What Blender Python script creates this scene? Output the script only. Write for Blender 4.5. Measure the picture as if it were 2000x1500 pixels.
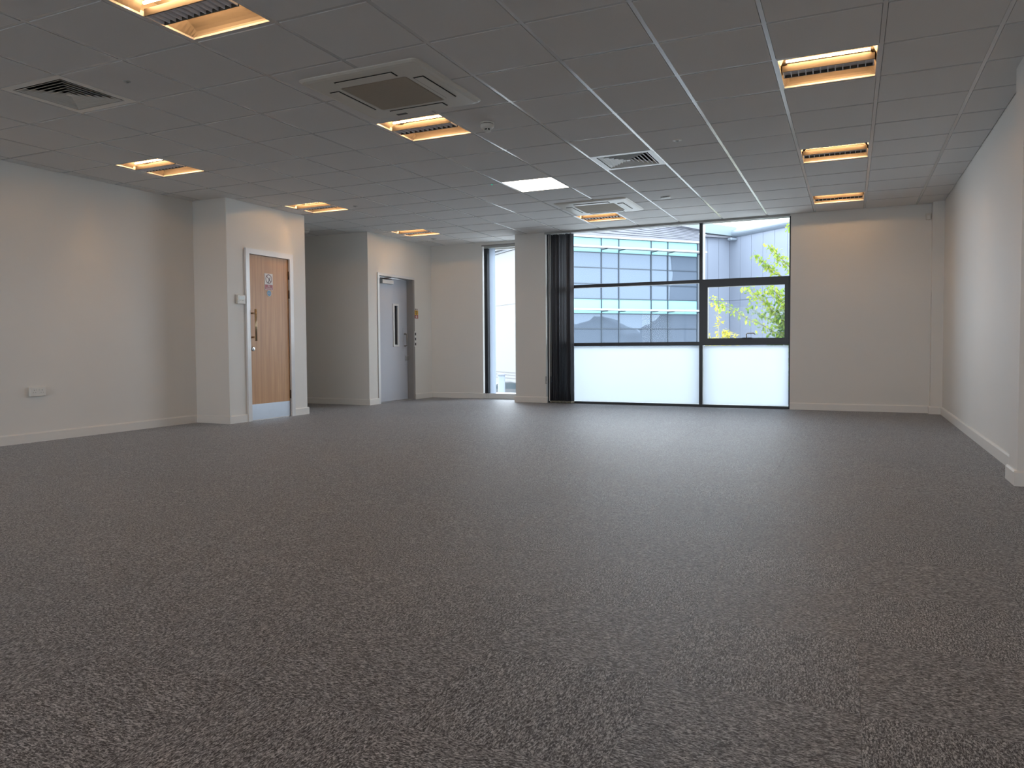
import bpy, bmesh, math, random
from mathutils import Vector, Matrix
random.seed(7)
SC = bpy.context.scene
COL = SC.collection
for o in list(bpy.data.objects):
    bpy.data.objects.remove(o)

# ------------------------------------------------------------------ camera
H = 2.6727                                   # ceiling height
CAM = Vector((1.0494, -3.8692, 0.9017))
F_PX, YAW, PITCH, ROLL = 1471.9985, 0.4382, 0.0381, -0.0075
fw = Vector((-math.sin(YAW) * math.cos(PITCH), math.cos(YAW) * math.cos(PITCH), -math.sin(PITCH)))
rt = Vector((math.cos(YAW), math.sin(YAW), 0)); up = rt.cross(fw)
r2 = rt * math.cos(ROLL) + up * math.sin(ROLL); u2 = -rt * math.sin(ROLL) + up * math.cos(ROLL)
cd = bpy.data.cameras.new('camera'); cam = bpy.data.objects.new('camera', cd); COL.objects.link(cam)
cam.matrix_world = Matrix(((r2.x, u2.x, -fw.x, CAM.x), (r2.y, u2.y, -fw.y, CAM.y), (r2.z, u2.z, -fw.z, CAM.z), (0, 0, 0, 1)))
cd.sensor_width = 36; cd.lens = F_PX * 36 / 2000
cd.shift_x = 28.8 / 2000; cd.shift_y = -18.17 / 2000
cd.clip_start = 0.05; cd.clip_end = 500
SC.camera = cam

# ------------------------------------------------------------------ sky, exposure
SKY = 7.6
wd = bpy.data.worlds.new('overcast_sky'); SC.world = wd; wd.use_nodes = True
bg = wd.node_tree.nodes['Background']; bg.inputs['Color'].default_value = (0.83, 0.93, 1.04, 1); bg.inputs['Strength'].default_value = SKY
SC.view_settings.view_transform = 'Standard'; SC.view_settings.look = 'None'
SC.view_settings.exposure = 0.13; SC.view_settings.gamma = 1.0; SC.view_settings.use_curve_mapping = False
SC.cycles.use_denoising = True
SC.cycles.max_bounces = 8; SC.cycles.diffuse_bounces = 5; SC.cycles.transparent_max_bounces = 16
SC.cycles.sample_clamp_indirect = 6.0
LAMP = 72.0                                   # radiance of the fluorescent tubes

def portal(name, loc, rot, sx, sy):
    ld = bpy.data.lights.new(name, 'AREA'); ld.shape = 'RECTANGLE'; ld.size = sx; ld.size_y = sy
    ld.cycles.is_portal = True
    o = bpy.data.objects.new(name, ld); COL.objects.link(o); o.location = loc; o.rotation_euler = rot
    return o
# daylight portals in the openings (sampling aids of the sky light, they give off nothing themselves)
portal('daylight_portal', (-1.495, 7.42, 1.78), (-math.pi / 2, 0, 0), 3.6, 1.75)
portal('daylight_portal', (-4.2, 8.05, 1.33), (-math.pi / 2, 0, 0), 1.0, 2.5)
portal('daylight_portal', (-2.0, -9.12, 1.6), (math.pi / 2, 0, 0), 7.9, 1.3)

# ------------------------------------------------------------------ materials
MATS = {}
def new_mat(name):
    m = bpy.data.materials.new(name); m.use_nodes = True; MATS[name] = m
    return m, m.node_tree.nodes, m.node_tree.links
def mat(name, col, rough=0.6, metal=0.0, spec=0.5, noise=0.0, scale=8.0, bump=0.0, bscale=60.0, coat=0.0):
    if name in MATS: return MATS[name]
    m, n, l = new_mat(name); b = n['Principled BSDF']
    b.inputs['Base Color'].default_value = (*col, 1); b.inputs['Roughness'].default_value = rough
    b.inputs['Metallic'].default_value = metal; b.inputs['Specular IOR Level'].default_value = spec
    b.inputs['Coat Weight'].default_value = coat
    tc = n.new('ShaderNodeTexCoord')
    if noise:
        t = n.new('ShaderNodeTexNoise'); t.inputs['Scale'].default_value = scale; t.inputs['Detail'].default_value = 5
        l.new(tc.outputs['Object'], t.inputs['Vector'])
        r = n.new('ShaderNodeMapRange'); r.inputs['To Min'].default_value = 1 - noise; r.inputs['To Max'].default_value = 1 + noise
        l.new(t.outputs['Fac'], r.inputs['Value'])
        mx = n.new('ShaderNodeVectorMath'); mx.operation = 'SCALE'; mx.inputs[0].default_value = col
        l.new(r.outputs['Result'], mx.inputs['Scale']); l.new(mx.outputs['Vector'], b.inputs['Base Color'])
    if bump:
        t2 = n.new('ShaderNodeTexNoise'); t2.inputs['Scale'].default_value = bscale; t2.inputs['Detail'].default_value = 4
        l.new(tc.outputs['Object'], t2.inputs['Vector'])
        bp = n.new('ShaderNodeBump'); bp.inputs['Strength'].default_value = bump; bp.inputs['Distance'].default_value = 0.002
        l.new(t2.outputs['Fac'], bp.inputs['Height']); l.new(bp.outputs['Normal'], b.inputs['Normal'])
    return m
def emit(name, col, strength):
    m, n, l = new_mat(name); n.remove(n['Principled BSDF'])
    e = n.new('ShaderNodeEmission'); e.inputs['Color'].default_value = (*col, 1); e.inputs['Strength'].default_value = strength
    l.new(e.outputs[0], n['Material Output'].inputs['Surface']); return m

mat('wall_paint', (0.78, 0.765, 0.73), 0.55, noise=0.012, scale=3, bump=0.12, bscale=180)
mat('skirting_paint', (0.80, 0.785, 0.75), 0.35, noise=0.01)
mat('ceiling_tile', (0.74, 0.74, 0.735), 0.9, spec=0.2, noise=0.04, scale=300, bump=0.5, bscale=700)
mat('grid_white', (0.66, 0.67, 0.68), 0.2, spec=0.6)
mat('white_plastic', (0.78, 0.78, 0.75), 0.32)
mat('cream_plastic', (0.68, 0.665, 0.61), 0.35)
mat('grey_plastic', (0.42, 0.43, 0.42), 0.45)
mat('black_plastic', (0.015, 0.015, 0.016), 0.45)
mat('dark_void', (0.012, 0.012, 0.012), 0.9)
mat('plenum', (0.03, 0.03, 0.03), 0.9)
mat('steel', (0.62, 0.63, 0.64), 0.3, metal=1.0, noise=0.04, scale=20)
mat('brushed_steel', (0.58, 0.62, 0.68), 0.36, metal=0.9, noise=0.05, scale=14, bump=0.1, bscale=30)
mat('brass_steel', (0.55, 0.43, 0.28), 0.3, metal=1.0)
mat('dark_hinge', (0.11, 0.07, 0.05), 0.45, metal=0.6)
mat('white_gloss', (0.80, 0.81, 0.82), 0.22, spec=0.6, noise=0.03, scale=25)
mat('door_grey', (0.53, 0.56, 0.63), 0.42, noise=0.02, scale=4)
mat('frame_grey', (0.27, 0.26, 0.255), 0.4, metal=0.0, noise=0.03)
mat('frame_black', (0.018, 0.019, 0.023), 0.35, spec=0.5)
mat('mullion_cap', (0.550, 0.600, 0.660), 0.4)
mat('reveal_white', (0.80, 0.80, 0.78), 0.4)
mat('blind_charcoal', (0.085, 0.085, 0.097), 0.8, spec=0.2, noise=0.12, scale=60)
mat('blind_grey', (0.085, 0.090, 0.10), 0.8, spec=0.2, noise=0.1, scale=60)

mat('weight_beige', (0.36, 0.35, 0.28), 0.5)
mat('grille_tan', (0.40, 0.35, 0.28), 0.8, noise=0.08, scale=90, bump=0.6, bscale=220)
mat('sign_white', (0.80, 0.76, 0.74), 0.4)
mat('sign_red', (0.32, 0.02, 0.03), 0.4)
mat('sign_darkred', (0.14, 0.03, 0.035), 0.4)
mat('sign_blue', (0.06, 0.25, 0.48), 0.4)
mat('sign_yellow', (0.75, 0.43, 0.02), 0.4)
mat('sign_black', (0.02, 0.02, 0.02), 0.4)
mat('lcd', (0.42, 0.46, 0.42), 0.2)
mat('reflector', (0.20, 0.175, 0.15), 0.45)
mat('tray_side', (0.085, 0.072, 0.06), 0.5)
mat('louvre_metal', (0.90, 0.89, 0.91), 0.4, metal=0.1, noise=0.1, scale=40)
emit('tube_light', (1.0, 0.57, 0.25), LAMP)
emit('led_panel', (1.0, 0.90, 0.76), 7.0)
emit('led_green', (0.02, 0.6, 0.35), 1.2)
# exterior
mat('asphalt', (0.40, 0.40, 0.39), 0.9, noise=0.1, scale=1)
mat('shell_grey', (0.22, 0.23, 0.25), 0.7, noise=0.1, scale=0.5)
mat('roof_dark', (0.12, 0.12, 0.13), 0.6)
mat('spandrel_cyan', (0.202, 0.373, 0.389), 0.5, spec=0.15, noise=0.02, scale=2)
mat('shade_white', (0.299, 0.307, 0.307), 0.5)
mat('facade_mullion', (0.026, 0.039, 0.055), 0.4)
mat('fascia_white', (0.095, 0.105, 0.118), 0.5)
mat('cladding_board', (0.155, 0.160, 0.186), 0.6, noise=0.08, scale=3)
mat('cladding_gap', (0.012, 0.012, 0.015), 0.8)
mat('metal_panel', (0.179, 0.204, 0.253), 0.5, noise=0.03, scale=0.6)
mat('metal_panel_gap', (0.095, 0.101, 0.125), 0.7)
mat('gutter_metal', (0.163, 0.194, 0.231), 0.4)
mat('fascia_pale', (0.145, 0.183, 0.204), 0.5)
mat('white_render', (0.185, 0.184, 0.180), 0.7, noise=0.02)
mat('white_joint', (0.115, 0.11, 0.107), 0.7)
mat('pier_grey', (0.134, 0.155, 0.177), 0.6)
mat('car_paint', (0.09, 0.095, 0.10), 0.25, coat=0.6)
mat('car_glass', (0.047, 0.063, 0.071), 0.1)
mat('tyre', (0.02, 0.02, 0.02), 0.8)
mat('bark', (0.16, 0.15, 0.12), 0.9, noise=0.3, scale=30)

def mat_wood():
    m, n, l = new_mat('beech_veneer'); b = n['Principled BSDF']
    tc = n.new('ShaderNodeTexCoord'); mp = n.new('ShaderNodeMapping'); mp.inputs['Scale'].default_value = (30, 22, 0.9)
    l.new(tc.outputs['Object'], mp.inputs['Vector'])
    t = n.new('ShaderNodeTexNoise'); t.inputs['Scale'].default_value = 1.6; t.inputs['Detail'].default_value = 6; t.inputs['Distortion'].default_value = 0.4
    l.new(mp.outputs[0], t.inputs['Vector'])
    r = n.new('ShaderNodeValToRGB'); r.color_ramp.elements[0].position = 0.25; r.color_ramp.elements[0].color = (0.50, 0.265, 0.125, 1)
    r.color_ramp.elements[1].position = 0.75; r.color_ramp.elements[1].color = (0.66, 0.385, 0.19, 1)
    l.new(t.outputs['Fac'], r.inputs['Fac']); l.new(r.outputs[0], b.inputs['Base Color']); b.inputs['Roughness'].default_value = 0.42
mat_wood()

def mat_carpet():
    m, n, l = new_mat('carpet_loop'); b = n['Principled BSDF']
    tc = n.new('ShaderNodeTexCoord'); oi = n.new('ShaderNodeObjectInfo')
    off = n.new('ShaderNodeVectorMath'); off.operation = 'ADD'
    sc = n.new('ShaderNodeMath'); sc.operation = 'MULTIPLY'; sc.inputs[1].default_value = 37.0
    l.new(oi.outputs['Random'], sc.inputs[0]); l.new(tc.outputs['Object'], off.inputs[0]); l.new(sc.outputs[0], off.inputs[1])
    mp = n.new('ShaderNodeMapping'); mp.inputs['Scale'].default_value = (95, 250, 60)
    l.new(off.outputs[0], mp.inputs['Vector'])
    t = n.new('ShaderNodeTexNoise'); t.inputs['Scale'].default_value = 1.0; t.inputs['Detail'].default_value = 2.5
    t.inputs['Roughness'].default_value = 0.6; t.inputs['Distortion'].default_value = 0.9
    l.new(mp.outputs[0], t.inputs['Vector'])
    r = n.new('ShaderNodeValToRGB'); e = r.color_ramp.elements
    e[0].position = 0.40; e[0].color = (0.014, 0.014, 0.017, 1)
    e[1].position = 0.625; e[1].color = (0.53, 0.535, 0.56, 1)
    x = e.new(0.47); x.color = (0.11, 0.111, 0.119, 1)
    x = e.new(0.56); x.color = (0.27, 0.272, 0.285, 1)
    l.new(t.outputs['Fac'], r.inputs['Fac'])
    # larger soft blotches and a little tint from tile to tile
    t2 = n.new('ShaderNodeTexNoise'); t2.inputs['Scale'].default_value = 9; t2.inputs['Detail'].default_value = 3
    l.new(off.outputs[0], t2.inputs['Vector'])
    r2_ = n.new('ShaderNodeMapRange'); r2_.inputs['To Min'].default_value = 0.86; r2_.inputs['To Max'].default_value = 1.14
    l.new(t2.outputs['Fac'], r2_.inputs['Value'])
    r3 = n.new('ShaderNodeMapRange'); r3.inputs['To Min'].default_value = 0.98; r3.inputs['To Max'].default_value = 1.02
    l.new(oi.outputs['Random'], r3.inputs['Value'])
    pm = n.new('ShaderNodeMath'); pm.operation = 'MULTIPLY'; l.new(r2_.outputs[0], pm.inputs[0]); l.new(r3.outputs[0], pm.inputs[1])
    vs = n.new('ShaderNodeVectorMath'); vs.operation = 'SCALE'; l.new(r.outputs[0], vs.inputs[0]); l.new(pm.outputs[0], vs.inputs['Scale'])
    l.new(vs.outputs['Vector'], b.inputs['Base Color'])
    b.inputs['Roughness'].default_value = 0.55; b.inputs['Specular IOR Level'].default_value = 0.42
    b.inputs['Sheen Weight'].default_value = 0.12; b.inputs['Sheen Roughness'].default_value = 0.4
    bp = n.new('ShaderNodeBump'); bp.inputs['Strength'].default_value = 0.22; bp.inputs['Distance'].default_value = 0.004
    l.new(t.outputs['Fac'], bp.inputs['Height']); l.new(bp.outputs['Normal'], b.inputs['Normal'])
mat_carpet()

def mat_glass(name, tint, refl):
    m, n, l = new_mat(name); n.remove(n['Principled BSDF'])
    tr = n.new('ShaderNodeBsdfTransparent'); tr.inputs['Color'].default_value = (*tint, 1)
    g = n.new('ShaderNodeBsdfGlossy'); g.inputs['Roughness'].default_value = 0.01
    fr = n.new('ShaderNodeFresnel'); fr.inputs['IOR'].default_value = refl
    mx = n.new('ShaderNodeMixShader'); l.new(fr.outputs[0], mx.inputs[0]); l.new(tr.outputs[0], mx.inputs[1]); l.new(g.outputs[0], mx.inputs[2])
    l.new(mx.outputs[0], n['Material Output'].inputs['Surface'])
mat_glass('clear_glass', (0.95, 0.955, 0.955), 1.14)
def mat_frost():
    m, n, l = new_mat('frosted_film'); n.remove(n['Principled BSDF'])
    t = n.new('ShaderNodeBsdfTranslucent'); t.inputs['Color'].default_value = (0.39, 0.425, 0.455, 1)
    d = n.new('ShaderNodeBsdfDiffuse'); d.inputs['Color'].default_value = (0.7, 0.72, 0.73, 1)
    mx = n.new('ShaderNodeMixShader'); mx.inputs[0].default_value = 0.2
    l.new(t.outputs[0], mx.inputs[1]); l.new(d.outputs[0], mx.inputs[2]); l.new(mx.outputs[0], n['Material Output'].inputs['Surface'])
mat_frost()
def mat_voile():
    m, n, l = new_mat('blind_pale'); n.remove(n['Principled BSDF'])
    t = n.new('ShaderNodeBsdfTranslucent'); t.inputs['Color'].default_value = (0.33, 0.38, 0.46, 1)
    d = n.new('ShaderNodeBsdfDiffuse'); d.inputs['Color'].default_value = (0.42, 0.46, 0.52, 1)
    mx = n.new('ShaderNodeMixShader'); mx.inputs[0].default_value = 0.3
    l.new(t.outputs[0], mx.inputs[1]); l.new(d.outputs[0], mx.inputs[2]); l.new(mx.outputs[0], n['Material Output'].inputs['Surface'])
mat_voile()
def mat_facade_glass():
    m, n, l = new_mat('facade_glass'); n.remove(n['Principled BSDF'])
    d = n.new('ShaderNodeBsdfDiffuse'); d.inputs['Color'].default_value = (0.074, 0.091, 0.116, 1)
    g = n.new('ShaderNodeBsdfGlossy'); g.inputs['Color'].default_value = (0.042, 0.053, 0.066, 1); g.inputs['Roughness'].default_value = 0.01
    a = n.new('ShaderNodeAddShader'); l.new(d.outputs[0], a.inputs[0]); l.new(g.outputs[0], a.inputs[1]); l.new(a.outputs[0], n['Material Output'].inputs['Surface'])
    tc = n.new('ShaderNodeTexCoord'); t = n.new('ShaderNodeTexNoise'); t.inputs['Scale'].default_value = 0.9; t.inputs['Detail'].default_value = 0
    l.new(tc.outputs['Object'], t.inputs['Vector'])
    bp = n.new('ShaderNodeBump'); bp.inputs['Strength'].default_value = 0.12; bp.inputs['Distance'].default_value = 0.05
    l.new(t.outputs['Fac'], bp.inputs['Height']); l.new(bp.outputs['Normal'], g.inputs['Normal'])
mat_facade_glass()
def mat_leaf(name, c1, c2):
    m, n, l = new_mat(name); n.remove(n['Principled BSDF'])
    g = n.new('ShaderNodeNewGeometry'); r = n.new('ShaderNodeValToRGB')
    r.color_ramp.elements[0].color = (*c1, 1); r.color_ramp.elements[1].color = (*c2, 1)
    l.new(g.outputs['Random Per Island'], r.inputs['Fac'])
    d = n.new('ShaderNodeBsdfDiffuse'); t = n.new('ShaderNodeBsdfTranslucent'); mx = n.new('ShaderNodeMixShader'); mx.inputs[0].default_value = 0.45
    l.new(r.outputs[0], d.inputs['Color']); l.new(r.outputs[0], t.inputs['Color'])
    l.new(d.outputs[0], mx.inputs[1]); l.new(t.outputs[0], mx.inputs[2]); l.new(mx.outputs[0], n['Material Output'].inputs['Surface'])
mat_leaf('leaf_green', (0.035, 0.088, 0.035), (0.203, 0.283, 0.054))
mat_leaf('leaf_lime', (0.135, 0.229, 0.041), (0.338, 0.372, 0.081))
mat_leaf('leaf_dark', (0.012, 0.045, 0.022), (0.05, 0.11, 0.04))
mat_leaf('leaf_yellow', (0.257, 0.270, 0.035), (0.507, 0.419, 0.081))

# ------------------------------------------------------------------ mesh helpers
def B(): return bmesh.new()
def box(bm, x0, x1, y0, y1, z0, z1):
    v = [bm.verts.new(p) for p in ((x0, y0, z0), (x1, y0, z0), (x1, y1, z0), (x0, y1, z0), (x0, y0, z1), (x1, y0, z1), (x1, y1, z1), (x0, y1, z1))]
    for f in ((3, 2, 1, 0), (4, 5, 6, 7), (0, 1, 5, 4), (1, 2, 6, 5), (2, 3, 7, 6), (3, 0, 4, 7)):
        bm.faces.new([v[i] for i in f])
    return bm
def bbox(*a): return box(B(), *a)
def poly(bm, pts): bm.faces.new([bm.verts.new(p) for p in pts])
def prism(bm, pts, axis, a, b):
    """extrude a 2-D outline along axis from a to b"""
    def P(q, t): return {'x': (t, q[0], q[1]), 'y': (q[0], t, q[1]), 'z': (q[0], q[1], t)}[axis]
    A = [bm.verts.new(P(q, a)) for q in pts]; Bv = [bm.verts.new(P(q, b)) for q in pts]; n = len(pts)
    bm.faces.new(A); bm.faces.new(Bv[::-1])
    for i in range(n): bm.faces.new((A[i], Bv[i], Bv[(i + 1) % n], A[(i + 1) % n]))
    bmesh.ops.recalc_face_normals(bm, faces=bm.faces[:]); return bm
def lathe(bm, prof, seg=20, axis='z', c=(0, 0, 0)):
    rings = []
    for r, h in prof:
        ring = []
        for k in range(seg):
            a = 2 * math.pi * k / seg; x, y = max(r, 1e-4) * math.cos(a), max(r, 1e-4) * math.sin(a)
            p = {'z': (x, y, h), 'x': (h, x, y), 'y': (x, h, y)}[axis]
            ring.append(bm.verts.new((p[0] + c[0], p[1] + c[1], p[2] + c[2])))
        rings.append(ring)
    for a, b in zip(rings, rings[1:]):
        for k in range(seg): bm.faces.new((a[k], a[(k + 1) % seg], b[(k + 1) % seg], b[k]))
    bm.faces.new(rings[0][::-1]); bm.faces.new(rings[-1])
    bmesh.ops.recalc_face_normals(bm, faces=bm.faces[:]); return bm
def tube(bm, pts, r, seg=8):
    pts = [Vector(p) for p in pts]; rs = r if isinstance(r, (list, tuple)) else [r] * len(pts); rings = []
    for i, p in enumerate(pts):
        d = (pts[min(i + 1, len(pts) - 1)] - pts[max(i - 1, 0)]).normalized()
        a = d.cross(Vector((0.13, 0.21, 1)) if abs(d.z) < 0.95 else Vector((1, 0.1, 0))).normalized(); b = d.cross(a)
        rings.append([bm.verts.new(p + (a * math.cos(2 * math.pi * k / seg) + b * math.sin(2 * math.pi * k / seg)) * rs[i]) for k in range(seg)])
    for A, C in zip(rings, rings[1:]):
        for k in range(seg): bm.faces.new((A[k], A[(k + 1) % seg], C[(k + 1) % seg], C[k]))
    bm.faces.new(rings[0][::-1]); bm.faces.new(rings[-1])
    bmesh.ops.recalc_face_normals(bm, faces=bm.faces[:]); return bm
def bevel(bm, w, seg=2):
    bmesh.ops.bevel(bm, geom=bm.edges[:], offset=w, segments=seg, affect='EDGES', profile=0.5); return bm
def obj(name, bm, material, parent=None, smooth=False, wpos=None):
    """one mesh object; wpos: the builder's coordinates are world coordinates, shift them to the parent's origin"""
    if wpos is not None: bmesh.ops.translate(bm, verts=bm.verts[:], vec=-Vector(wpos))
    me = bpy.data.meshes.new(name); bm.to_mesh(me); bm.free()
    if smooth:
        for p in me.polygons: p.use_smooth = True
    me.materials.append(MATS[material]); o = bpy.data.objects.new(name, me); COL.objects.link(o)
    if parent: o.parent = parent
    return o
def tag(o, label=None, cat=None, group=None, kind=None):
    if label: o['label'] = label
    if cat: o['category'] = cat
    if group: o['group'] = group
    if kind: o['kind'] = kind
    return o
def thing(name, label, cat, loc=(0, 0, 0), group=None, rz=0.0, kind=None):
    o = bpy.data.objects.new(name, None); o.empty_display_size = 0.1; COL.objects.link(o)
    o.location = loc; o.rotation_euler = (0, 0, rz)
    return tag(o, label, cat, group, kind)
def struct(name, bm, m, label=None):
    return tag(obj(name, bm, m), label, None, None, 'structure')
def copy_tree(o, parent=None):
    c = o.copy(); COL.objects.link(c)
    if parent: c.parent = parent
    for ch in list(o.children): copy_tree(ch, c)
    return c
def text_mesh(name, body, size, material, parent, loc, rot, align='CENTER'):
    cu = bpy.data.curves.new(name, 'FONT'); cu.body = body; cu.size = size; cu.align_x = align; cu.align_y = 'CENTER'; cu.extrude = 0.0003
    cu.space_line = 0.85
    t = bpy.data.objects.new(name, cu); COL.objects.link(t)
    dg = bpy.context.evaluated_depsgraph_get(); me = bpy.data.meshes.new_from_object(t.evaluated_get(dg))
    bpy.data.objects.remove(t); o = bpy.data.objects.new(name, me); me.materials.clear(); me.materials.append(MATS[material])
    COL.objects.link(o); o.parent = parent; o.location = loc; o.rotation_euler = rot
    return o

# ------------------------------------------------------------------ room plan
XL, XR, YB, YR = -6.14, 2.10, 7.20, -9.0        # left wall, right wall, window wall, rear wall
YA, XD1, YD1 = 2.86, -5.61, 4.27                # projecting closet block with the wooden door
YE, XD2, YBL = 5.83, -5.68, 7.76                # far block with the steel door, set-back wall
XC0, XC1 = -3.81, -3.285                        # column between the windows
WX0, WX1 = XC1, 0.30                            # main window opening
REGION = [(XL, XR, YR, YA), (XD1, XR, YA, YD1), (-8.2, XR, YD1, YE), (XD2, XR, YE, YB), (XD2, XC0, YB, YBL)]

# floor: base slab and loose-laid carpet tiles, each turned a quarter against its neighbour
floor = struct('floor', bbox(-8.4, 2.4, YR - 0.2, 8.15, -0.30, -0.006), 'shell_grey', 'grey flecked carpet floor of the empty office')
def visible(x, y, z, margin=0.03):
    d = Vector((x, y, z)) - CAM; w = d.dot(fw)
    if w < 0.25: return False
    px = 971.2 + F_PX * d.dot(r2) / w; py = 731.83 - F_PX * d.dot(u2) / w
    return -2000 * margin < px < 2000 * (1 + margin) and -1500 * margin < py < 1500 * (1 + margin)
def clip(x0, x1, y0, y1, gap=0.0):
    out = []
    for a, b, c, d in REGION:
        p = (max(x0, a + gap), min(x1, b - gap), max(y0, c + gap if c in (YR,) else c), min(y1, d))
        if p[1] - p[0] > 0.012 and p[3] - p[2] > 0.012: out.append(p)
    return out
TS = 0.5
cells = []
for i in range(-18, 6):
    for j in range(-19, 17):
        x0, y0 = i * TS + 0.08, j * TS + 0.13
        parts = clip(x0, x0 + TS, y0, y0 + TS)
        if not parts: continue
        vis = any(visible(x0 + TS * a, y0 + TS * b, 0) for a in (0, .5, 1) for b in (0, .5, 1))
        full = len(parts) == 1 and abs((parts[0][1] - parts[0][0]) - TS) < 1e-6 and abs((parts[0][3] - parts[0][2]) - TS) < 1e-6
        d = math.hypot(x0 + TS / 2 - CAM.x, y0 + TS / 2 - CAM.y)
        cells.append((not vis, d, i, j, x0, y0, parts, full))
cells.sort()
carpet_me = None; rest = B(); G = 0.0003
for n, (nv, d, i, j, x0, y0, parts, full) in enumerate(cells):
    cx, cy = x0 + TS / 2, y0 + TS / 2
    turn = (i + j) % 2
    if n < 298 and not nv:
        if full:
            if carpet_me is None:
                o = obj('carpet_tile', bbox(-TS / 2 + G, TS / 2 - G, -TS / 2 + G, TS / 2 - G, -0.006, 0), 'carpet_loop', floor); carpet_me = o.data
            else:
                o = bpy.data.objects.new('carpet_tile', carpet_me); COL.objects.link(o); o.parent = floor
        else:
            bm = B()
            for a, b, c, e in parts:
                q = [(a - cx + G, c - cy + G), (b - cx - G, e - cy - G)]
                if turn:   # undo the quarter turn for the clipped outline
                    box(bm, q[0][1], q[1][1], -q[1][0], -q[0][0], -0.006, 0)
                else: box(bm, q[0][0], q[1][0], q[0][1], q[1][1], -0.006, 0)
            o = obj('carpet_tile', bm, 'carpet_loop', floor)
        o.location = (cx, cy, 0); o.rotation_euler = (0, 0, math.pi / 2 if turn else 0)
    else:
        for a, b, c, e in parts: box(rest, a + G, b - G, c + G, e - G, -0.006, 0)
tag(obj('carpet_field', rest, 'carpet_loop', floor), kind='stuff')

# ------------------------------------------------------------------ walls
T_ = 0.14
struct('wall_left', bbox(XL - T_, XL, YR - 0.2, YA, -0.1, H + 0.2), 'wall_paint', 'long plain painted wall on the left')
struct('wall_left_return', bbox(XL - T_, XD1, YA, YA + T_, -0.1, H + 0.2), 'wall_paint', 'short return wall beside the wooden door')
D1 = (3.205, 3.935, 2.05)                          # wooden door leaf: y range, top
b = B(); box(b, XD1 - T_, XD1, YA + T_, D1[0], -0.1, H + 0.2); box(b, XD1 - T_, XD1, D1[1], YD1, -0.1, H + 0.2); box(b, XD1 - T_, XD1, D1[0], D1[1], D1[2], H + 0.2)
struct('wall_left_closet', b, 'wall_paint', 'painted wall holding the wooden door')
struct('wall_recess_near', bbox(-8.3, XD1 - T_, YD1 - T_, YD1, -0.1, H + 0.2), 'wall_paint', 'hidden near wall of the dim recess')
struct('wall_recess_end', bbox(-8.34, -8.2, YD1 - T_, YE + T_, -0.1, H + 0.2), 'wall_paint', 'end wall of the dim recess')
struct('wall_recess_back', bbox(-8.3, XD2, YE, YE + T_, -0.1, H + 0.2), 'wall_paint', 'grey shaded wall of the recess between the doors')
D2 = (6.075, 7.18, 2.07)                           # steel door frame: outer y range, top
b = B(); box(b, XD2 - 0.25, XD2, YE + T_, D2[0], -0.1, H + 0.2); box(b, XD2 - 0.25, XD2, D2[1], YBL + 0.25, -0.1, H + 0.2); box(b, XD2 - 0.25, XD2, D2[0], D2[1], D2[2], H + 0.2)
struct('wall_left_far', b, 'wall_paint', 'painted wall holding the grey steel door')
TW = (-4.665, -3.55, 0.085, 2.605)                  # thin window opening
b = B(); yo = YBL + 0.24
box(b, XD2, TW[0], YBL, yo, -0.1, H + 0.2); box(b, TW[1], XC1, YBL, yo, -0.1, H + 0.2); box(b, TW[0], TW[1], YBL, yo, TW[3], H + 0.2); box(b, TW[0], TW[1], YBL, yo, -0.1, TW[2])
struct('wall_back_left', b, 'wall_paint', 'set-back wall beside the narrow window')
struct('wall_back_column', bbox(XC0, XC1, YB, YBL, -0.1, H + 0.2), 'wall_paint', 'boxed column between the narrow and the large window')
struct('wall_back_right', bbox(WX1, XR + 0.2, YB, YB + 0.26, -0.1, H + 0.2), 'wall_paint', 'plain wall to the right of the large window')
struct('wall_back_head', bbox(WX0, WX1, YB + 0.02, YB + 0.26, 2.655, H + 0.4), 'wall_paint', 'strip of wall above the large window')
struct('wall_right_column', bbox(1.97, XR, 7.06, YB, -0.1, H + 0.2), 'wall_paint', 'narrow boxed corner column in the far right corner')
struct('wall_right', bbox(XR, XR + 0.2, YR - 0.2, YB + 0.26, -0.1, H + 0.2), 'wall_paint', 'long plain wall on the right')
struct('wall_right_pillar', bbox(2.005, XR, 1.77, 2.04, -0.1, H + 0.2), 'wall_paint', 'shallow boxed pillar at the right edge')
b = B(); ry = (YR - 0.2, YR)
box(b, XL, -6.0, *ry, -0.1, H + 0.2); box(b, 1.95, XR, *ry, -0.1, H + 0.2); box(b, -6.0, 1.95, *ry, -0.1, 0.95); box(b, -6.0, 1.95, *ry, 2.25, H + 0.2)  # opening left for the window added to let in daylight
struct('wall_rear', b, 'wall_paint', 'rear wall behind the viewer with an opening for the added window')

# skirting boards: chamfered profile, mitred by overlap
SH, SD = 0.095, 0.018
def skirt(name, x0, y0, x1, y1, nx, ny):
    """run along a wall line; (nx, ny) points into the room"""
    b = B(); prof = [(0, 0), (SD, 0), (SD, SH - 0.012), (SD - 0.009, SH), (0, SH)]
    A = [b.verts.new((x0 + nx * d, y0 + ny * d, z)) for d, z in prof]; C = [b.verts.new((x1 + nx * d, y1 + ny * d, z)) for d, z in prof]
    n = len(prof); b.faces.new(A); b.faces.new(C[::-1])
    for i in range(n): b.faces.new((A[i], C[i], C[(i + 1) % n], A[(i + 1) % n]))
    bmesh.ops.recalc_face_normals(b, faces=b.faces[:])
    struct(name, b, 'skirting_paint', 'white skirting board along the foot of the wall')
skirt('baseboard_left', XL, YR, XL, YA, 1, 0)
skirt('baseboard_left_return', XL, YA, XD1 + SD, YA, 0, -1)
skirt('baseboard_left_closet', XD1, YA, XD1, 3.145, 1, 0)
skirt('baseboard_left_closet_far', XD1, 4.0, XD1, YD1 + SD, 1, 0)
skirt('baseboard_recess', -8.2, YE, XD2 + SD, YE, 0, -1)
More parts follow.
